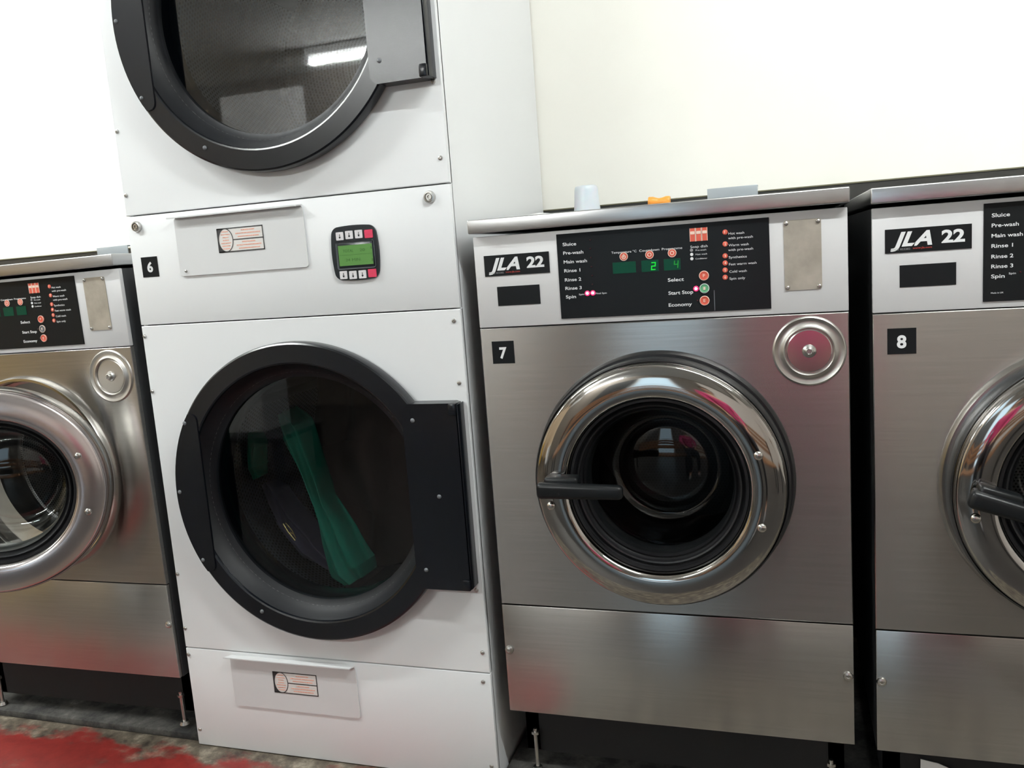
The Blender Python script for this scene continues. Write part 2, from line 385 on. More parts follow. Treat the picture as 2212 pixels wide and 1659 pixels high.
# ---------------------------------------------------------------- washing machine
W = .71
def control_items():
    big = [(s, .189, z, wd, .0062, 0) for s, z, wd in (('Sluice', 1.1785, .027), ('Pre-wash', 1.1618, .0402), ('Main wash', 1.1446, .0464), ('Rinse 1', 1.1275, .0321), ('Rinse 2', 1.1098, .0328), ('Rinse 3', 1.0932, .0328), ('Spin', 1.0765, .0203))]
    big += [('Select', .389, 1.0973, .0298, .0064, 0), ('Start Stop', .389, 1.0726, .046, .0064, 0), ('Economy', .3885, 1.0500, .0434, .0064, 0)]
    sm = [('Temperature \u00b0C', .284, 1.1562, .0484, .0042, 0), ('Countdown', .3376, 1.1562, .038, .0042, 0), ('Programme', .3803, 1.1562, .038, .0042, 0), ('Soap dish', .4333, 1.1562, .0315, .0045, 0)]
    sm += [('Hot wash', .503, 1.1755, .0278, .0044, 0), ('with pre-wash', .502, 1.1672, .0437, .0044, 0), ('Warm wash', .5025, 1.1543, .0356, .0044, 0), ('with pre-wash', .5015, 1.1457, .0442, .0044, 0), ('Synthetics', .502, 1.1322, .032, .0044, 0), ('Fast warm wash', .502, 1.1196, .049, .0044, 0), ('Cold wash', .5022, 1.1061, .031, .0044, 0), ('Spin only', .502, 1.0932, .028, .0044, 0)]
    return big, sm
def icon_disc(bm, x, z, r, y): lathe(bm, [(r, y), (r, y-.0006), (r*.9, y-.0009), (0, y-.0009)], x, z, 24)
def seg7(bm, ch, x, z, w, h, y):
    t = h*.13; on = {'2': 'abged', '4': 'fgbc', '1': 'bc'}[ch]
    S = {'a': (0, w, h-t, h), 'd': (0, w, 0, t), 'g': (0, w, h/2-t/2, h/2+t/2), 'b': (w-t, w, h/2, h), 'c': (w-t, w, 0, h/2), 'f': (0, t, h/2, h), 'e': (0, t, 0, h/2)}
    for k in on:
        a, b, c, d = S[k]; q = .10
        pts = [(x+a+c*q, z+c), (x+b+c*q, z+c), (x+b+d*q, z+d), (x+a+d*q, z+d)]
        prism(bm, pts, y, y-.0006)

def washer(x, dz, tilt, number, label, door_open=0., handle_turn=0., running=False, knob_pink=False, contents='dark'):
    E = empty('washing_machine', (x, 0, dz)); E.rotation_euler = (0, tilt, 0)
    tag(E, label, 'washing machine', 'stainless steel washing machines in the row')
    cx, cz = .3590, .7130
    # cabinet sides, back, top as one folded sheet body
    b = bmesh.new()
    for d in ((.003, .012, .012, .66, .18, 1.206), (.698, .707, .012, .66, .18, 1.206), (.012, .698, .645, .66, .18, 1.206), (.012, .698, .012, .645, .18, .19)): bx(b, *d)
    obj('body', b, M['side'], E)
    # base frame and feet
    b = bmesh.new(); bx(b, .02, .69, .055, .075, .058, .18); bx(b, .02, .05, .055, .64, .06, .18); bx(b, .66, .69, .055, .64, .06, .18)
    obj('base_frame', b, M['void'], E)
    for fx in (.045, .665):
        for fy in (.04, .6):
            f = bmesh.new(); r = bmesh.ops.create_cone(f, cap_ends=True, segments=14, radius1=.0045, radius2=.0045, depth=.09, matrix=Matrix.Translation((fx, fy, .075)))
            bmesh.ops.create_cone(f, cap_ends=True, segments=20, radius1=.013, radius2=.010, depth=.008, matrix=Matrix.Translation((fx, fy, .024-dz)))
            bmesh.ops.create_cone(f, cap_ends=True, segments=6, radius1=.009, radius2=.009, depth=.006, matrix=Matrix.Translation((fx, fy, .11)))
            obj('foot', f, M['screw'], E, 35)
    # lid: downturned front, thin top sheet
    b = bmesh.new(); bx(b, 0, W, -.018, .67, 1.2135, 1.2405, .0022, 3)
    obj('lid', b, M['steel_lid'], E, 35)
    b = bmesh.new(); bx(b, .45, .551, .215, .2175, 1.2395, 1.272, .0008); bx(b, .45, .551, .217, .245, 1.2695, 1.272, .0008)
    obj('lid_flap', b, M['bracket'], E, 35)
    # front fascia
    fa = obj('control_fascia', bx(bmesh.new(), .003, .707, 0, .012, 1.0235, 1.2065, .0018), M['fascia'], E, 35)
    obj('rating_plate', prism(bmesh.new(), rrect(.599, .663, 1.0655, 1.191, .005), .001, -.0014, .0004), M['plate'], fa, 35)
    for sx, sz in ((.604, 1.186), (.658, 1.186), (.604, 1.071), (.658, 1.071)): screw(fa, sx, sz, -.0014, .0038)
    s_ = obj('coin_slot', bx(bmesh.new(), .047, .136, -.0008, .004, 1.0665, 1.105), M['sticker'], fa)
    np_ = obj('name_plate', bx(bmesh.new(), .0238, .1595, -.0012, .003, 1.1268, 1.1682), M['sticker'], fa)
    lt = text('plate_lettering', [('JLA', .0325, 1.1385, .066, .0235, -.0013, .32, .035), ('22', .113, 1.1398, .036, .0205, -.0013, 0, .035)], M['white_ink'], fa)
    text('plate_small_lettering', [('01422 822282', .033, 1.1313, .031, .0033, -.0013, 0, 0)], M['dim_ink'], fa)
    text('plate_red_lettering', [('www.jla.com', .068, 1.1320, .030, .0033, -.0013, 0, 0)], M['red_ink'], fa)
    cp = obj('display_panel', bx(bmesh.new(), .177, .5745, -.0022, .003, 1.0345, 1.1995, .0005), M['black'], fa)
    Y = -.0022
    big, sm = control_items()
    it = [(s, a, z-.003+.0005, wd, h, Y, 0, .012) for s, a, z, wd, h, _ in big]+[(s, a, z-.0018, wd, h, Y, 0, .0) for s, a, z, wd, h, _ in sm]
    it += [('Spin', .2155, 1.0790, .0105, .0032, Y, 0, 0), ('Final Spin', .2492, 1.0790, .0215, .0032, Y, 0, 0)]
    it += [('Pre-wash', .4425, 1.1485, .0195, .0028, Y, 0, 0), ('Main wash', .4422, 1.1408, .021, .0028, Y, 0, 0), ('Conditioner', .4418, 1.1328, .0215, .0028, Y, 0, 0)]
    it += [('Made in UK', .189, 1.0478, .019, .0025, Y, 0, 0)] if number == '8' else []
    for nm in ('stage_lettering', 'spin_lettering', 'button_lettering', 'heading_lettering', 'programme_lettering', 'soap_lettering'):
        sel = [t for t in it if nm == ('stage_lettering' if t[1] < .2 else 'spin_lettering' if t[1] < .28 else 'programme_lettering' if t[1] > .49 else 'soap_lettering' if t[1] > .43 else 'heading_lettering' if t[2] > 1.14 else 'button_lettering')]
        text(nm, sel, M['white_ink'], fa)
    for k, z in enumerate((1.1505, 1.1427, 1.1347)):
        q = bmesh.new(); icon_disc(q, .4352, z, .0030, Y); obj('legend_dot', q, M['dim_ink'] if k < 1 else M['white_ink'], fa, 40)
    for k, (a, z) in enumerate(((.3076, 1.1477), (.3568, 1.1478), (.3992, 1.148))):
        q = bmesh.new(); icon_disc(q, a, z, .0078, Y); i_ = obj('heading_symbol', q, M['salmon'], fa, 40)
        q = bmesh.new(); lathe(q, [(.0080, Y-.0002), (.0080, Y-.0012), (.0070, Y-.0013), (.0070, Y-.0002)], a, z, 28); 
        lathe(q, [(.0040, Y-.0010), (.0040, Y-.0016), (.0026, Y-.0016), (.0026, Y-.0010)], a, z-.001 if k == 0 else z, 20)
        if k == 0: bx(q, a-.001, a+.001, Y-.0016, Y-.001, z-.002, z+.0045)
        obj('symbol_outline', q, M['cream_ink'], i_, 40)
    for a, z, mm in ((.4562, 1.1022, 'salmon'), (.4561, 1.0785, 'green_button'), (.4556, 1.0557, 'salmon')):
        if number == '5' and mm == 'green_button': mm = 'bezel_rim'
        bt = turned('push_button', [(.0088, Y+.0002), (.0088, Y-.0022), (.0080, Y-.0030), (.0066, Y-.0030), (.0058, Y-.0022), (0, Y-.0024)], a, z, M[mm], fa, 28)
        q = bmesh.new(); lathe(q, [(.0090, Y-.0015), (.0090, Y-.0028), (.0082, Y-.0032), (.0080, Y-.0030)], a, z, 28)
        obj('button_rim', q, M['cream_ink'] if mm != 'green_button' else M['key_white'], bt, 40)
        text('button_letter', [('P' if z > 1.09 else ('I' if mm == 'green_button' else 'E'), a-.002, z-.0027, .004, .0055, Y-.0028, 0, .01)], M['cream_ink'], bt)
    for a in (.4332, .4442, .4552):
        q = obj('soap_dish_symbol', prism(bmesh.new(), rrect(a, a+.0100, 1.1665, 1.1905, .001, 2), Y, Y-.0010), M['salmon'], fa)
        p_ = bmesh.new(); prism(p_, rrect(a+.0012, a+.0088, 1.1795, 1.1850, .0010, 2), Y-.0009, Y-.0014)
        for d in ((a-.0002, a+.0006, 1.1663, 1.1907), (a+.0094, a+.0102, 1.1663, 1.1907)): bx(p_, d[0], d[1], Y-.0013, Y-.0005, d[2], d[3])
        obj('symbol_fill', p_, M['cream_ink'], q)
    for k, (s, a, z) in enumerate((('1', .4979, 1.1802), ('2', .4972, 1.1587), ('3', .4964, 1.1371), ('4', .496, 1.124), ('5', .4955, 1.111), ('6', .4951, 1.0978))):
        q = bmesh.new(); icon_disc(q, a-.0008, z-.0012, .0047, Y); i_ = obj('programme_number_disc', q, M['salmon'], fa, 40)
        text('programme_digit', [(s, a-.0020, z-.0036, None, .0048, Y-.0009, 0, .02)], M['cream_ink'], i_)
    for k, (x0, x1) in enumerate(((.2852, .3298), (.3405, .3728), (.3828, .4137))):
        d = obj('number_display', bx(bmesh.new(), x0, x1, Y-.0005, Y+.002, 1.1160, 1.1375), M['window_green'], fa)
        if running and k: 
            q = bmesh.new(); seg7(q, '24'[k-1], (.3582, .4008)[k-1], (1.1185, 1.1195)[k-1], .0085, .0150 if k == 1 else .0140, Y-.0005)
            obj('lit_digit', q, M['seg'] if k == 1 else M['seg_dim'], d)
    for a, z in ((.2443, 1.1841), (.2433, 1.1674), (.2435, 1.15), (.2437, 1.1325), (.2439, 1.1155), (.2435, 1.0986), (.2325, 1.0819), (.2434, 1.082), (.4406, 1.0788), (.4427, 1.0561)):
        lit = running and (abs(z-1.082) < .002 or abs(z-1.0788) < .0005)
        r_ = .0050 if lit else .0015  # lit lens widened, its red ring stands in for the glow halo
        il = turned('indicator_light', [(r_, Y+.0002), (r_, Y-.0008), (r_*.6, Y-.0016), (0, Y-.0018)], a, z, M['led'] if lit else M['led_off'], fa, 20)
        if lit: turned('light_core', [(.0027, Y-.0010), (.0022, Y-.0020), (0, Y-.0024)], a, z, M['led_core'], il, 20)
    if running: obj('panel_crease', bx(bmesh.new(), .4728, .4742, Y-.0004, Y, 1.036, 1.074), M['bezel_rim'], fa)
    # door panel with hole, kicker panel
    dp = obj('front_panel', plate_hole(bmesh.new(), .003, .707, .4285, 1.0215, cx, cz, .238, 0, .012), M['steel'], E, 35)
    kp = obj('kicker_panel', bx(bmesh.new(), .003, .707, 0, .012, .181, .4265, .0018), M['steel'], E, 35)
    for sx in (.0125, .697): turned('kicker_screw', [(.0092, .0005), (.0092, -.001), (.0076, -.0040), (.0038, -.0055), (.0030, -.0035), (0, -.0035)], sx, .3235, M['screw'], kp, 20)
    if number != '5':
        st = obj('number_sticker', bx(bmesh.new(), .0265, .0735, -.0008, .002, .949, .995), M['sticker'], dp)
        text('sticker_number', [(number, .0420, .9605, .0155, .0215, -.0008, 0, .035)], M['white_ink'], dp)
    # soap dial dish
    ds = turned('soap_dial', [(.0645, .0005), (.0640, -.0012), (.0610, -.0030), (.0560, -.0010), (.0500, -.0005), (.0465, -.0040), (.0440, -.0046), (.0420, -.0030), (.0410, .0035), (0, .0035)], .6385, .9535, M['dial'], dp, 72, smooth=50)
    turned('dial_disc', [(.0405, .0035), (.0400, -.0004), (.0380, -.0012), (0, -.0012)], .6385, .9535, M['dial_disc' if knob_pink else 'dial'], ds, 60, smooth=8)
    turned('dial_knob', [(.0125, -.001), (.0115, -.0035), (.0080, -.0050), (.0070, -.0110), (.0050, -.0120), (.0040, -.0090), (0, -.0090)], .6385, .9535, M['screw'], ds, 24)
    # collar, tub mouth and drum behind the door
    turned('door_collar', [(.252, .0005), (.2515, -.008), (.247, -.016), (.241, -.016), (.239, .004), (.236, .02)], cx, cz, M['rubber'] if door_open == 0 and number == '7' else M['chrome_dull'], dp, 128)
    turned('tub_mouth', [(.2365, .008), (.230, .03), (.185, .045), (.178, .10), (.182, .12)], cx, cz, M['rubber'] if number != '5' else M['chrome_dull'], E, 96)
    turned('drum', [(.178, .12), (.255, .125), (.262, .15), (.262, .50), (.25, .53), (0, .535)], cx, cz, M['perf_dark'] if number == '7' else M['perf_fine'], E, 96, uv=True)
    # door, built around its hinge on the right
    px, py = .600, -.008
    D = empty('door'); 
    bpy.data.objects.remove(D)
    def P(prof, seg=128): 
        bm = lathe(bmesh.new(), prof, cx, cz, seg); bm.transform(Matrix.Translation((-px, -py, 0))); return bm
    ring = [(.236, -.010), (.2385, -.012), (.2390, -.060), (.2360, -.0635), (.2352, -.0670), (.2345, -.0735), (.2315, -.0765), (.2280, -.0772), (.2240, -.0790), (.2150, -.0818), (.2050, -.0838), (.1950, -.0848), (.1850, -.0846), (.1780, -.0830), (.1740, -.0800), (.1715, -.0750), (.1700, -.0655), (.1695, -.050)]
    dr = obj('door', P(ring, 160), M['chrome'] if number != '5' else M['steel_door'], E, 50, loc=(px, py, 0))
    dr.rotation_euler = (0, 0, door_open)
    if door_open: dr.location = (px+.010, py-.004, .005)
    obj('door_rim', P([(.2385, -.013), (.2425, -.016), (.2425, -.056), (.2395, -.061), (.2385, -.061)]), M['rubber'] if number == '7' else M['rim' if number == '8' else 'chrome_dull'], dr, 50)
    seal = [(.1720, -.0600), (.1690, -.0660), (.1640, -.0660), (.1620, -.0560), (.1600, -.0540), (.1560, -.0600), (.1530, -.0590), (.1515, -.0500), (.1485, -.0460), (.1450, -.0490), (.1430, -.0380), (.1405, -.0320), (.1390, -.0200), (.1405, .0), (.236, .004), (.236, -.012)]
    obj('door_seal', P(seal), M['rubber'], dr, 35)
    bowl = [(.1425, -.040), (.1390, -.030), (.1350, .010), (.1290, .050), (.1200, .075), (.1060, .086), (.1010, .0875), (.0985, .084), (.080, .0780), (.050, .0735), (0, .0715)]
    obj('glass_bowl', P(bowl), M['glass_bowl'], dr, 70)
    for a, z in ((.5465, .7775), (.5490, .6420), (.1530, .6760)):
        rv = rivet(dr, 0, z, -.0850 if a > .3 else -.0865, .0085, M['chrome_dull']); rv.location = (a-px, -py, 0)
    # handle: block on the ring and a lever reaching over the glass
    h = bmesh.new(); bx(h, -.005, .062, -.022, .012, -.004, .019, .006, 3); bx(h, -.013, .055, -.030, .004, -.020, .010, .007, 3)
    bx(h, -.018, .150, -.036, -.014, -.021, .011, .009, 4)
    for v in h.verts:
        if v.co.x > .06: t = (v.co.x-.06)/.09; v.co.z = -.004+(v.co.z+.004)*(1-.18*t) ; v.co.y -= .006*t
    ho = obj('door_handle', h, M['handle'], dr, 40); ho.location = (.155-px, -.094-py, .722); ho.rotation_euler = (0, handle_turn, 0)
    return E

washer(0, 0, 0, '7', 'stainless steel washing machine with a 7 sticker and lit red lights', running=True, knob_pink=True)
washer(.7433, -.0065, 0, '8', 'stainless steel washing machine with an 8 sticker, cut off by the right edge', handle_turn=.30)
washer(-1.5755, -.0114, -.0119, '5', 'stainless steel washing machine left of the tall white dryer, round door ajar', door_open=math.radians(33))

# ---------------------------------------------------------------- stacked tumble dryer
T = empty('stacked_tumble_dryer', (0, 0, 0))
tag(T, 'tall white stacked tumble dryer with a 6 sticker and two round black doors', 'tumble dryer')
X0, X1 = -.8405, -.0365
b = bmesh.new()
for d in ((X0, X0+.012, .010, .695, .002, 2.16), (X1-.012, X1, .010, .695, .002, 2.16), (X0+.012, X1-.012, .68, .695, .002, 2.16), (X0+.012, X1-.012, .01, .68, 2.148, 2.16), (X0+.012, X1-.012, .01, .68, 1.19, 1.20), (X0+.012, X1-.012, .01, .68, .002, .012)): bx(b, *d)
obj('cabinet', b, M['paint'], T)
DX, RD = -.4295, .3435
panels = []
for nm, z0, z1, cz in (('lower_door_panel', .2645, 1.0650, .6720), ('upper_door_panel', 1.3195, 2.158, 1.7220)):
    panels.append((obj(nm, plate_hole(bmesh.new(), X0, X1, z0, z1, DX, cz, .275, 0, .014), M['paint'], T, 35), cz))
pm = obj('middle_panel', bx(bmesh.new(), X0, X1, 0, .014, 1.0675, 1.3170, .0015), M['paint'], T, 35)
pb = obj('base_panel', bx(bmesh.new(), X0, X1, 0, .014, .003, .2620, .0015), M['paint'], T, 35)

def dryer_door(panel, cz, glass, y_in):
    prof = [(RD-.010, .001), (RD-.002, -.004), (RD, -.010), (RD, -.030), (RD-.0015, -.0345), (RD-.005, -.0370), (.3000, -.0380), (.2965, -.0365), (.2950, -.0320), (.2950, .001)]
    d = turned('door', prof, DX, cz, M['plastic'], T, 160, smooth=24)
    turned('door_bezel', [(.2955, -.0330), (.2850, -.012), (.2700, .006), (.262, .009), (.262, .022), (.275, .022), (.295, .001)], DX, cz, M['bezel_plastic'], d, 160, smooth=35)
    # flat pull handle overlapping the left of the ring
    a0 = math.asin(.189/(RD-.004)); pts = []
    for i in range(25):
        a = PI-a0+2*a0*i/24; pts.append((DX+(RD-.004)*math.cos(a), cz+(RD-.004)*math.sin(a)))
    xc = -.6870; q = pts[-1]; p = pts[0]
    arc = [(xc-.016+.016*math.sin(math.radians(t)), q[1]+.016-.016*math.cos(math.radians(t))) for t in (0, 30, 60, 90)]
    arc2 = [(x, 2*cz-z) for x, z in arc[::-1]]
    obj('pull_handle', prism(bmesh.new(), pts+arc+arc2, -.0405, -.0365, .0010), M['plastic'], d, 30)
    g = turned('door_glass', [(.2635, .012), (.2635, .016), (0, .016)], DX, cz, glass, d, 96)
    # hinge plate on the right
    h = bmesh.new(); prism(h, rrect(-.172, -.050, cz-.203, cz+.203, .012), -.0385, .0, .0025)
    hp = obj('hinge_plate', h, M['plastic'], d, 35)
    for s in (-1, 1): obj('hinge_knuckle', bx(bmesh.new(), -.066, -.0485, -.0425, -.004, cz+s*.190-.0125, cz+s*.190+.0125, .003), M['plastic'], hp, 35)
    obj('hinge_edge', bx(bmesh.new(), -.0490, -.0462, -.036, .001, cz-.200, cz+.200, .0008), M['plastic'], hp, 35)
    for rx, rz in ((-.7210, .168), (-.7600, .004), (-.7200, -.161), (-.5760, -.281), (-.1485, .168), (-.1030, .004), (-.1485, -.160)):
        y = -.0405 if rx < -.7 else -.0385
        rivet(d, rx, cz+rz, y, .0050, M['bezel_rim'])
    turned('inner_rim', [(.268, .026), (.262, .040), (.262, .075), (.268, .085), (.34, .090)], DX, cz, M['plastic'], T, 96)
    turned('drum', [(.345, .10), (.350, .12), (.350, .60), (.335, .625), (.10, .63), (0, .63)], DX, cz, M['perf'], T, 96, uv=True)
    return d
dl_ = dryer_door(*panels[0], M['glass_dark'], 0)
du_ = dryer_door(*panels[1], M['glass_door'], 0)
for k in range(3):
    for cz in (.672, 1.722):
        a = math.radians(25+120*k); bm = bmesh.new(); bx(bm, -.020, .020, .13, .59, -.045, .0, .010)
        bm.transform(Matrix.Translation((DX+.347*math.cos(a), 0, cz+.347*math.sin(a))) @ Matrix.Rotation(-(a-PI/2), 4, 'Y'))
        obj('drum_lifter', bm, M['drum'], T, 35)

def flap(panel, x0, x1, z0, z1, lip_dir):
    # lint screen door: shallow raised sheet with an outward lip on top
    f = obj('lint_flap', prism(bmesh.new(), rrect(x0+.004, x1, z0, z1-.002, .007), .001, -.0035, .0012), M['flap'], panel, 30)
    l = bmesh.new(); a = [(x0-.006, -.0165, z1-.0005), (x1-.008, -.0165, z1-.0005), (x1, -.0030, z1+.0012), (x0+.010, -.0030, z1+.0012)]
    t = [l.verts.new(v) for v in a]; u = [l.verts.new((v[0], v[1], v[2]-.0035)) for v in a]
    l.faces.new(t); l.faces.new(u[::-1])
    for i in range(4): j = (i+1) % 4; l.faces.new((t[i], u[i], u[j], t[j]))
    bmesh.ops.bevel(l, geom=list(l.edges), offset=.0006, segments=2, affect='EDGES')
    obj('flap_lip', l, M['flap'], f, 35)
    return f
fu = flap(pm, -.712, -.376, 1.1735, 1.3060, 1)
fl = flap(pb, -.715, -.368, .1240, .2550, 1)
screw(fu, -.6915, 1.1845, -.0035, .0035)
def warn_label(f, x0, x1, z0, z1, y=-.0035):
    lb = obj('instruction_label', bx(bmesh.new(), x0, x1, y-.0006, y+.0005, z0, z1), M['label_white'], f)
    k = bmesh.new(); t = .0024; yy = y-.0006; w_ = x1-x0; h_ = z1-z0
    cx, cz, rx, rz = x0+.0215, (z0+z1)/2, .0195, h_/2-.0005
    for d in ((x0, x1, z0, z0+t), (x0, x1, z1-t, z1), (x1-t, x1, z0, z1), (x0, x0+t*.7, z0, z1), (cx+rx, x1, cz-t/2, cz+t/2)): bx(k, d[0], d[1], yy-.0003, yy, d[2], d[3])
    n_ = 40; ro = [(cx+rx*math.cos(2*PI*i/n_), cz+rz*math.sin(2*PI*i/n_)) for i in range(n_)]; ri = [(cx+(rx-t*.8)*math.cos(2*PI*i/n_), cz+(rz-t*.8)*math.sin(2*PI*i/n_)) for i in range(n_)]
    for i in range(n_):
        j = (i+1) % n_; k.faces.new([k.verts.new((a, yy-.0004, b_)) for a, b_ in (ro[i], ri[i], ri[j], ro[j])])
    # black corner wedges beside the oval
    for sg in (-1, 1):
        arc = [(cx+rx*math.cos(a), cz+sg*rz*math.sin(a)) for a in [PI/2+(PI/2)*i/10 for i in range(11)]]
        k.faces.new([k.verts.new((a, yy-.0003, b_)) for a, b_ in ([(x0, cz+sg*h_/2)]+arc)])
    obj('label_border', k, M['label_black'], f)
    # rows of small print, too small to read
    p = bmesh.new(); rnd = random.Random(3)
    def row(xa, xb, z, hh):
        x = xa
        while x < xb-.001:
            w2 = min(rnd.uniform(.0012, .0042), xb-x); 
            bx(p, x, x+w2, yy-.0003, yy, z-hh/2+rnd.uniform(0, .0003), z+hh/2); x += w2+rnd.uniform(.0005, .0011)
    for i, z in enumerate([cz+.0185-.0062*q for q in range(7)]):
        hw = (.013*math.sqrt(max(.05, 1-((z-cz)/rz)**2))) * (.6 if i in (2, 3) else 1); row(cx-hw, cx+hw, z, .0022)
    for s in (1, -1):
        for i in range(3):
            z = cz+(s*.0128)+(1-i)*.0068; hw = (.017, .032, .027)[i]; mid = (cx+rx+x1)/2; row(mid-hw, mid+hw, z, .0025)
    obj('label_print', p, M['print_red'], f)
warn_label(fu, -.5975, -.4785, 1.2185, 1.2715)
warn_label(fl, -.5935, -.4730, .1690, .2235)
# number sticker
obj('number_sticker', bx(bmesh.new(), -.8145, -.7695, -.0008, .002, 1.1775, 1.2235), M['sticker'], pm)
text('sticker_number', [('6', -.7995, 1.1895, .0155, .0215, -.0008, 0, .035)], M['white_ink'], pm)
# tubular locks
for lx, lz in ((-.813, 1.294), (-.082, 1.295)):
    lk = turned('cam_lock', [(.0125, .001), (.0125, -.003), (.0110, -.0065), (.0085, -.0070), (.0080, -.0035), (.0062, -.0035), (.0058, -.0070), (.0030, -.0070), (.0028, -.004), (0, -.004)], lx, lz, M['screw'], pm, 32)
# keypad
out = []
def bow(x0, x1, z0, z1, bx_, bz_, n_=10, cr=.012):
    pts = rrect(x0, x1, z0, z1, cr, 5); mx, mz = (x0+x1)/2, (z0+z1)/2; o_ = []
    P2 = []
    for i in range(len(pts)):
        a, b2 = pts[i], pts[(i+1) % len(pts)]
        k_ = 8 if math.dist(a, b2) > .02 else 1
        for q in range(k_): P2.append((a[0]+(b2[0]-a[0])*q/k_, a[1]+(b2[1]-a[1])*q/k_))
    for x, z in P2:
        u = (x-mx)/((x1-x0)/2); v = (z-mz)/((z1-z0)/2)
        o_.append((x+u*bx_*(1-v*v), z+v*bz_*(1-u*u)))
    return o_
kx0, kx1, kz0, kz1 = -.3105, -.2110, 1.1415, 1.2495
kr = obj('keypad', prism(bmesh.new(), bow(kx0, kx1, kz0, kz1, .0055, .0035), .001, -.0050, .0018), M['bezel'], pm, 30)
q = bmesh.new(); bx(q, -.3040, -.2145, -.0064, -.004, 1.1620, 1.2200, .004); obj('display_rim', q, M['bezel_rim'], kr, 35)
obj('lcd_surround', bx(bmesh.new(), -.3010, -.2165, -.0072, -.004, 1.1645, 1.2180, .002), M['bezel'], kr, 35)
lc = obj('lcd_screen', bx(bmesh.new(), -.2985, -.2190, -.0076, -.004, 1.1695, 1.2120), M['lcd'], kr)
q = bmesh.new(); bx(q, -.2975, -.2195, -.0079, -.0076, 1.1916, 1.1922)
for d in ((-.222, -.2195, 1.201, 1.206), (-.222, -.2195, 1.1755, 1.181)): bx(q, d[0], d[1], -.0079, -.0076, d[2], d[3])
text('lcd_text', [('TOTAL', -.288, 1.1975, .025, .006, -.0076, 0, 0), ('20', -.248, 1.1975, .012, .006, -.0076, 0, 0), ('24 MIN', -.283, 1.1785, .034, .006, -.0076, 0, 0)], M['lcd_ink'], lc)
obj('lcd_marks', q, M['lcd_ink'], lc)
for row_, zc in ((0, 1.2318), (1, 1.1503)):
    for i in range(4):
        xa = -.3015+.0224*i; pk = i == 3; dz_ = (.0012 if i in (1, 2) else 0)*(1 if row_ == 0 else -1)
        kb = obj('key', prism(bmesh.new(), rrect(xa, xa+.0175+(.0015 if pk else 0), zc-.0082+dz_, zc+.0088+dz_, .0015, 3), -.0045, -.0062, .0004), M['key_pink' if pk else 'key_white'], kr, 30)
        q = bmesh.new(); c_ = xa+.009; 
        if pk: bx(q, c_-.0035, c_+.0035, -.0065, -.006, zc-.0008, zc-.0002)
        else:
            bx(q, c_-.0006, c_+.0006, -.0065, -.006, zc-.0035+dz_, zc+.0045+dz_); 
            q.faces.new([q.verts.new(v) for v in ((c_-.0028, -.0065, zc-.0012+dz_), (c_, -.0065, zc-.0052+dz_), (c_+.0028, -.0065, zc-.0012+dz_))])
        obj('key_symbol', q, M['bezel'] if not pk else M['red_ink'], kb)
# panel screws
for sx, sz, pn in [(-.806, 1.736, 1), (-.832, 1.508, 1), (-.832, 1.366, 1), (-.0535, 1.517, 1), (-.052, 1.369, 1), (-.834, 1.041, 0), (-.834, .910, 0), (-.834, .455, 0), (-.833, .314, 0), (-.052, 1.041, 0), (-.052, .911, 0), (-.052, .456, 0), (-.050, .312, 0), (-.054, .243, 2), (-.834, .245, 2), (-.831, .044, 2), (-.051, .041, 2)]:
    if sx == -.806: continue
    screw(panels[1][0] if pn == 1 else panels[0][0] if pn == 0 else pb, sx, sz, 0, .0050)

# laundry in the lower drum
def drape(name, path, widths, material, label, wave=.012, thick=.006, seed=1, n=26, m_=14):
    rnd = random.Random(seed); bm = bmesh.new(); g = []
    P_ = [Vector(p) for p in path]
    for i in range(n+1):
        t = i/n*(len(P_)-1); k = min(int(t), len(P_)-2); f = t-k; f2 = f*f*(3-2*f)
        c = P_[k].lerp(P_[k+1], f2); w_ = widths[k]*(1-f2)+widths[k+1]*f2
        d = (P_[k+1]-P_[k]).normalized(); s = d.cross(Vector((0, 1, 0))).normalized(); r_ = []
        for j in range(m_+1):
            u = j/m_*2-1; ph = 7*u+.6*math.sin(i*.35+seed)
            off = wave*math.sin(ph*1.3)+wave*.6*math.sin(ph*2.7+i*.22+seed)
            r_.append(bm.verts.new(c+s*w_*u+Vector((0, off+.05*u*u, 0))))
        g.append(r_)
    for i in range(n):
        for j in range(m_): bm.faces.new((g[i][j], g[i+1][j], g[i+1][j+1], g[i][j+1]))
    o = obj(name, bm, material, None, 180); md = o.modifiers.new('s', 'SOLIDIFY'); md.thickness = thick
    md = o.modifiers.new('b', 'SUBSURF'); md.levels = 1; md.render_levels = 2
    return tag(o, label, 'clothing', None)
drape('garment', [(-.625, .20, .815), (-.595, .18, .77), (-.545, .155, .67), (-.515, .14, .60), (-.475, .13, .50), (-.45, .13, .425), (-.435, .14, .395)], [.020, .050, .030, .026, .056, .070, .050], M['cloth_green'], 'teal green garment tumbling behind the lower dryer door')
drape('garment', [(-.46, .36, .92), (-.42, .34, .72), (-.40, .33, .52), (-.41, .28, .385)], [.18, .24, .26, .20], M['cloth_brown'], 'dark brown garment behind the teal one in the lower dryer', seed=4, wave=.03)
drape('garment', [(-.722, .23, .62), (-.697, .22, .585), (-.662, .21, .52), (-.607, .21, .45), (-.55, .22, .405), (-.52, .225, .392)], [.008, .035, .045, .045, .030, .008], M['cloth_violet'], 'greyish violet garment at the lower left of the lower dryer drum', seed=6)
drape('garment', [(-.74, .22, .76), (-.738, .21, .72), (-.735, .20, .67), (-.725, .20, .64)], [.006, .025, .022, .006], M['cloth_green'], 'small teal cloth at the left rim of the lower dryer drum', seed=9, wave=.006)
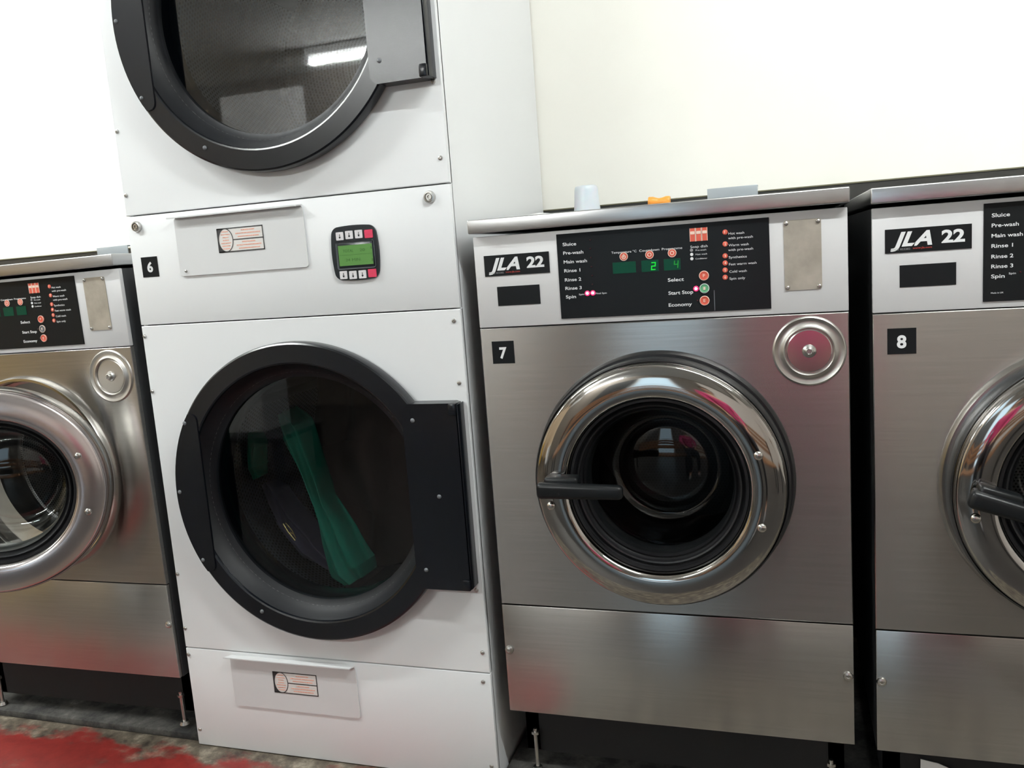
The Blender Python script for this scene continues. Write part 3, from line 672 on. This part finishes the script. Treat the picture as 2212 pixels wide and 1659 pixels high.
z_ = bmesh.new(); tube(z_, [(-.638, .175, .531), (-.624, .172, .511), (-.606, .172, .488)], .0022, 8); tube(z_, [(-.628, .172, .534), (-.612, .172, .516), (-.603, .172, .494)], .0016, 8); tube(z_, [(-.618, .172, .510), (-.607, .173, .504)], .002, 8)
tag(obj('zip_fastener', z_, M['brass'], None, 60), 'small bright brass zip on clothing in the lower dryer', 'zip')

# ---------------------------------------------------------------- things on the lids
LZ = 1.2410
c_ = bmesh.new()
pr = [(.0285, 0), (.0280, .004), (.0262, .022), (.0245, .048), (.0232, .0545), (.0205, .0570), (0, .0575)]
for prof in (pr, [(r_-.0016 if r_ > .01 else 0, max(0, z-.0016)) for r_, z in pr]):
    lathe(c_, prof, 0, 0, 48)
c_.transform(Matrix.Translation((.2085, .15, LZ)) @ Matrix.Rotation(PI/2, 4, 'X'))
tag(obj('measuring_cup', c_, M['cup'], None, 50), 'translucent plastic cup upside down on the lid of machine 7', 'cup')
c_ = bmesh.new(); lathe(c_, [(0, -.0215), (.0088, -.0215), (.0098, -.0205), (.0098, -.012), (.0075, -.004), (.0068, 0), (.0080, .006), (.0108, .014), (.0112, .021), (.0100, .0225), (0, .0225)], 0, 0, 32)
c_.transform(Matrix.Translation((.3585, .15, LZ+.0112)) @ Matrix.Rotation(math.radians(4), 4, 'Y') @ Matrix.Rotation(-PI/2, 4, 'Z'))
tag(obj('bottle_cap', c_, M['orange'], None, 50), 'small orange waisted plastic cap lying on the lid of machine 7', 'cap')
def sheet(name, x0, x1, y0, y1, z, h, label, material=M['paper'], seed=2, cat='paper'):
    rnd = random.Random(seed); bm = bmesh.new(); n_, k_ = 14, 10; g = []
    for i in range(n_+1):
        r_ = []
        for j in range(k_+1):
            u, v = i/n_, j/k_; e_ = min(u, 1-u, v, 1-v)
            r_.append(bm.verts.new((x0+(x1-x0)*(u+.03*math.sin(9*v)), y0+(y1-y0)*(v+.03*math.sin(7*u)), z+.0006+h*min(1, e_*5)*(.75+.25*math.sin(5*u+3*v+seed))+rnd.uniform(0, h*.05))))
        g.append(r_)
    for i in range(n_):
        for j in range(k_): bm.faces.new((g[i][j], g[i+1][j], g[i+1][j+1], g[i][j+1]))
    o = obj(name, bm, material, None, 180); md = o.modifiers.new('s', 'SOLIDIFY'); md.thickness = .0012; md.offset = 1
    return tag(o, label, cat)
sheet('cloth', .015, .135, .09, .25, LZ, .0085, 'folded white cloth on the left end of the lid of machine 7', cat='cloth')
sheet('cloth', -1.46, -1.375, .08, .20, LZ-.009, .008, 'white cloth on the lid of the washing machine at the left edge', seed=5, cat='cloth')
pp = bmesh.new(); prism(pp, [(.828, .0195), (.905, .0195), (.903, .095), (.895, .112), (.880, .124), (.860, .132), (.829, .137)], .046, .0475)
tag(obj('paper_scrap', pp, M['paper']), 'pale paper scrap propped on the black base under machine 8', 'paper')

# ---------------------------------------------------------------- behind the camera (seen only in reflections)
B = empty('bench', (.5, -2.12, 0)); tag(B, 'long slatted wooden bench facing the machines', 'bench')
for k in range(5): obj('seat_slat', bx(bmesh.new(), -1.5, 1.5, -.2+k*.085, -.13+k*.085, .42, .445, .004), M['wood'], B, 35)
for k in range(3): obj('back_slat', bx(bmesh.new(), -1.5, 1.5, -.26, -.235, .55+k*.11, .63+k*.11, .004), M['wood'], B, 35)
for s in (-1.4, 0, 1.4):
    for y in (-.22, .17): obj('leg', bx(bmesh.new(), s-.03, s+.03, y-.03, y+.03, 0, .42 if y > 0 else .85, .004), M['side'], B, 35)
tag(obj('notice_board', bx(bmesh.new(), -3.95, -3.15, YF+.001, YF+.03, 2.30, 2.68, .004), M['housing']), 'white board high on the wall behind the camera', 'board')
tb = empty('side_table', (-2.35, -2.5, 0)); tag(tb, 'low dark table left of the wooden bench', 'table')
obj('table_top', bx(bmesh.new(), -.3, .3, -.25, .25, .25, .28, .004), M['side'], tb, 35)
for a_ in (-.26, .26):
    for b_ in (-.21, .21): obj('leg', bx(bmesh.new(), a_-.02, a_+.02, b_-.02, b_+.02, 0, .25), M['side'], tb)
tag(obj('carton', bx(bmesh.new(), -2.52, -2.22, -2.65, -2.38, .281, .64, .004), M['paper']), 'white carton standing on the low dark table', 'box')
C_ = empty('cupboard', (-5.88, -3.2, 0)); C_.rotation_euler = (0, 0, -PI/2); tag(C_, 'yellow painted cupboard at the far left behind the camera', 'cupboard')
obj('carcass', bx(bmesh.new(), -.9, .9, -.3, .28, 0, 1.0, .005), M['yellow'], C_, 35)
for s in (-1, 1):
    dd = obj('door', bx(bmesh.new(), min(s*.01, s*.88), max(s*.01, s*.88), .28, .30, .05, .96, .004), M['yellow'], C_, 35)
    obj('knob', lathe(bmesh.new(), [(.014, .30), (.018, .32), (0, .325)], s*.07, .75, 20), M['screw'], dd, 40)

def skinned(name, nodes, edges, material, parent=None, sub=2):
    me = bpy.data.meshes.new(name); me.from_pydata([n_[0] for n_ in nodes], edges, []); me.update(); me.materials.append(material)
    o = bpy.data.objects.new(name, me); COL.objects.link(o)
    if parent: o.parent = parent
    md = o.modifiers.new('skin', 'SKIN'); sv = me.skin_vertices[0] if me.skin_vertices else None
    if sv is None: 
        me.attributes  # skin layer is made on demand below
    bm = bmesh.new(); bm.from_mesh(me); ly = bm.verts.layers.skin.verify(); bm.verts.ensure_lookup_table()
    for i, v in enumerate(bm.verts):
        rr = nodes[i][1]; v[ly].radius = rr if isinstance(rr, tuple) else (rr, rr); v[ly].use_root = (i == 0)
    bm.to_mesh(me); bm.free()
    md.use_smooth_shade = True
    s = o.modifiers.new('sub', 'SUBSURF'); s.levels = sub; s.render_levels = sub
    return o
PX, PY = .68, -2.06
Pn = empty('person', (PX, PY, .045)); tag(Pn, 'person in a pink top and black leggings sitting on the bench', 'person')
body = [((0, 0, .55), .13), ((0, -.02, .72), (.125, .10)), ((0, -.01, .90), (.15, .11)), ((0, 0, 1.02), (.12, .08)), ((0, .01, 1.09), .052), ((0, .02, 1.16), .055), ((0, .03, 1.24), .092), ((0, .025, 1.31), .075)]
be = [(0, 1), (1, 2), (2, 3), (3, 4), (4, 5), (5, 6), (6, 7)]
def limb(nodes, edges, start, pts):
    k = start
    for p in pts: nodes.append(p); edges.append((k, len(nodes)-1)); k = len(nodes)-1
    return k
for s in (-1, 1):
    limb(body, be, 0, [((s*.10, .02, .53), .095), ((s*.13, .25, .54), .080), ((s*.14, .46, .53), .060), ((s*.14, .45, .30), .052), ((s*.14, .43, .10), .038), ((s*.15, .50, .045), .034), ((s*.155, .58, .035), .030)])
    e_ = limb(body, be, 3, [((s*.17, 0, 1.01), .058), ((s*.22, .06, .80), .045), ((s*.17, .22, .68), .036), ((s*.13, .30, .645), .026), ((s*.125, .345, .640), (.040, .018))])
    for f in range(4):
        xo = (f-1.5)*.020; ln = (.030, .036, .034, .026)[f]
        limb(body, be, e_, [((s*.125+xo, .375, .640), .0090), ((s*.125+xo*1.1, .375+ln, .632), .0085), ((s*.125+xo*1.1, .375+ln*1.7, .618), .0075)])
    limb(body, be, e_, [((s*.125-s*.035, .350, .636), .010), ((s*.125-s*.05, .375, .628), .0085)])
skinned('body', body, be, M['skin'], Pn)
top = [((0, 0, .58), .150), ((0, -.02, .72), (.145, .12)), ((0, -.01, .90), (.17, .13)), ((0, 0, 1.02), (.135, .095)), ((0, .005, 1.055), .075)]
te = [(0, 1), (1, 2), (2, 3), (3, 4)]
for s in (-1, 1): limb(top, te, 3, [((s*.17, 0, 1.01), .074), ((s*.22, .06, .80), .061), ((s*.175, .21, .69), .050)])
skinned('pink_top', top, te, M['pink'], Pn)
lg = [((0, 0, .54), .145)]; le = []
for s in (-1, 1): limb(lg, le, 0, [((s*.10, .02, .53), .108), ((s*.13, .25, .54), .092), ((s*.14, .46, .53), .071), ((s*.14, .45, .30), .062), ((s*.14, .43, .12), .048)])
skinned('leggings', lg, le, M['leggings'], Pn)
for s in (-1, 1): skinned('shoe', [((s*.14, .43, .06), .048), ((s*.15, .52, .045), .044), ((s*.157, .62, .038), .036)], [(0, 1), (1, 2)], M['shoe'], Pn)
hr = bmesh.new(); bmesh.ops.create_uvsphere(hr, u_segments=24, v_segments=16, radius=.105, matrix=Matrix.Translation((0, .005, 1.265)) @ Matrix.Diagonal((.95, 1.02, 1.12, 1)))
bmesh.ops.delete(hr, geom=[v for v in hr.verts if v.co.y > .055 and v.co.z < 1.31], context='VERTS')
obj('hair', hr, M['hair'], Pn, 180)
fc = bmesh.new()
for s in (-1, 1): bmesh.ops.create_uvsphere(fc, u_segments=10, v_segments=8, radius=.012, matrix=Matrix.Translation((s*.032, .112, 1.245)))
obj('eye', fc, M['label_white'], Pn, 180)
fc = bmesh.new(); bmesh.ops.create_cone(fc, cap_ends=True, segments=10, radius1=.013, radius2=.004, depth=.04, matrix=Matrix.Translation((0, .122, 1.222))); obj('nose', fc, M['skin'], Pn, 180)
fc = bmesh.new(); bx(fc, -.022, .022, .100, .118, 1.183, 1.192, .003); obj('mouth', fc, M['salmon'], Pn, 60)
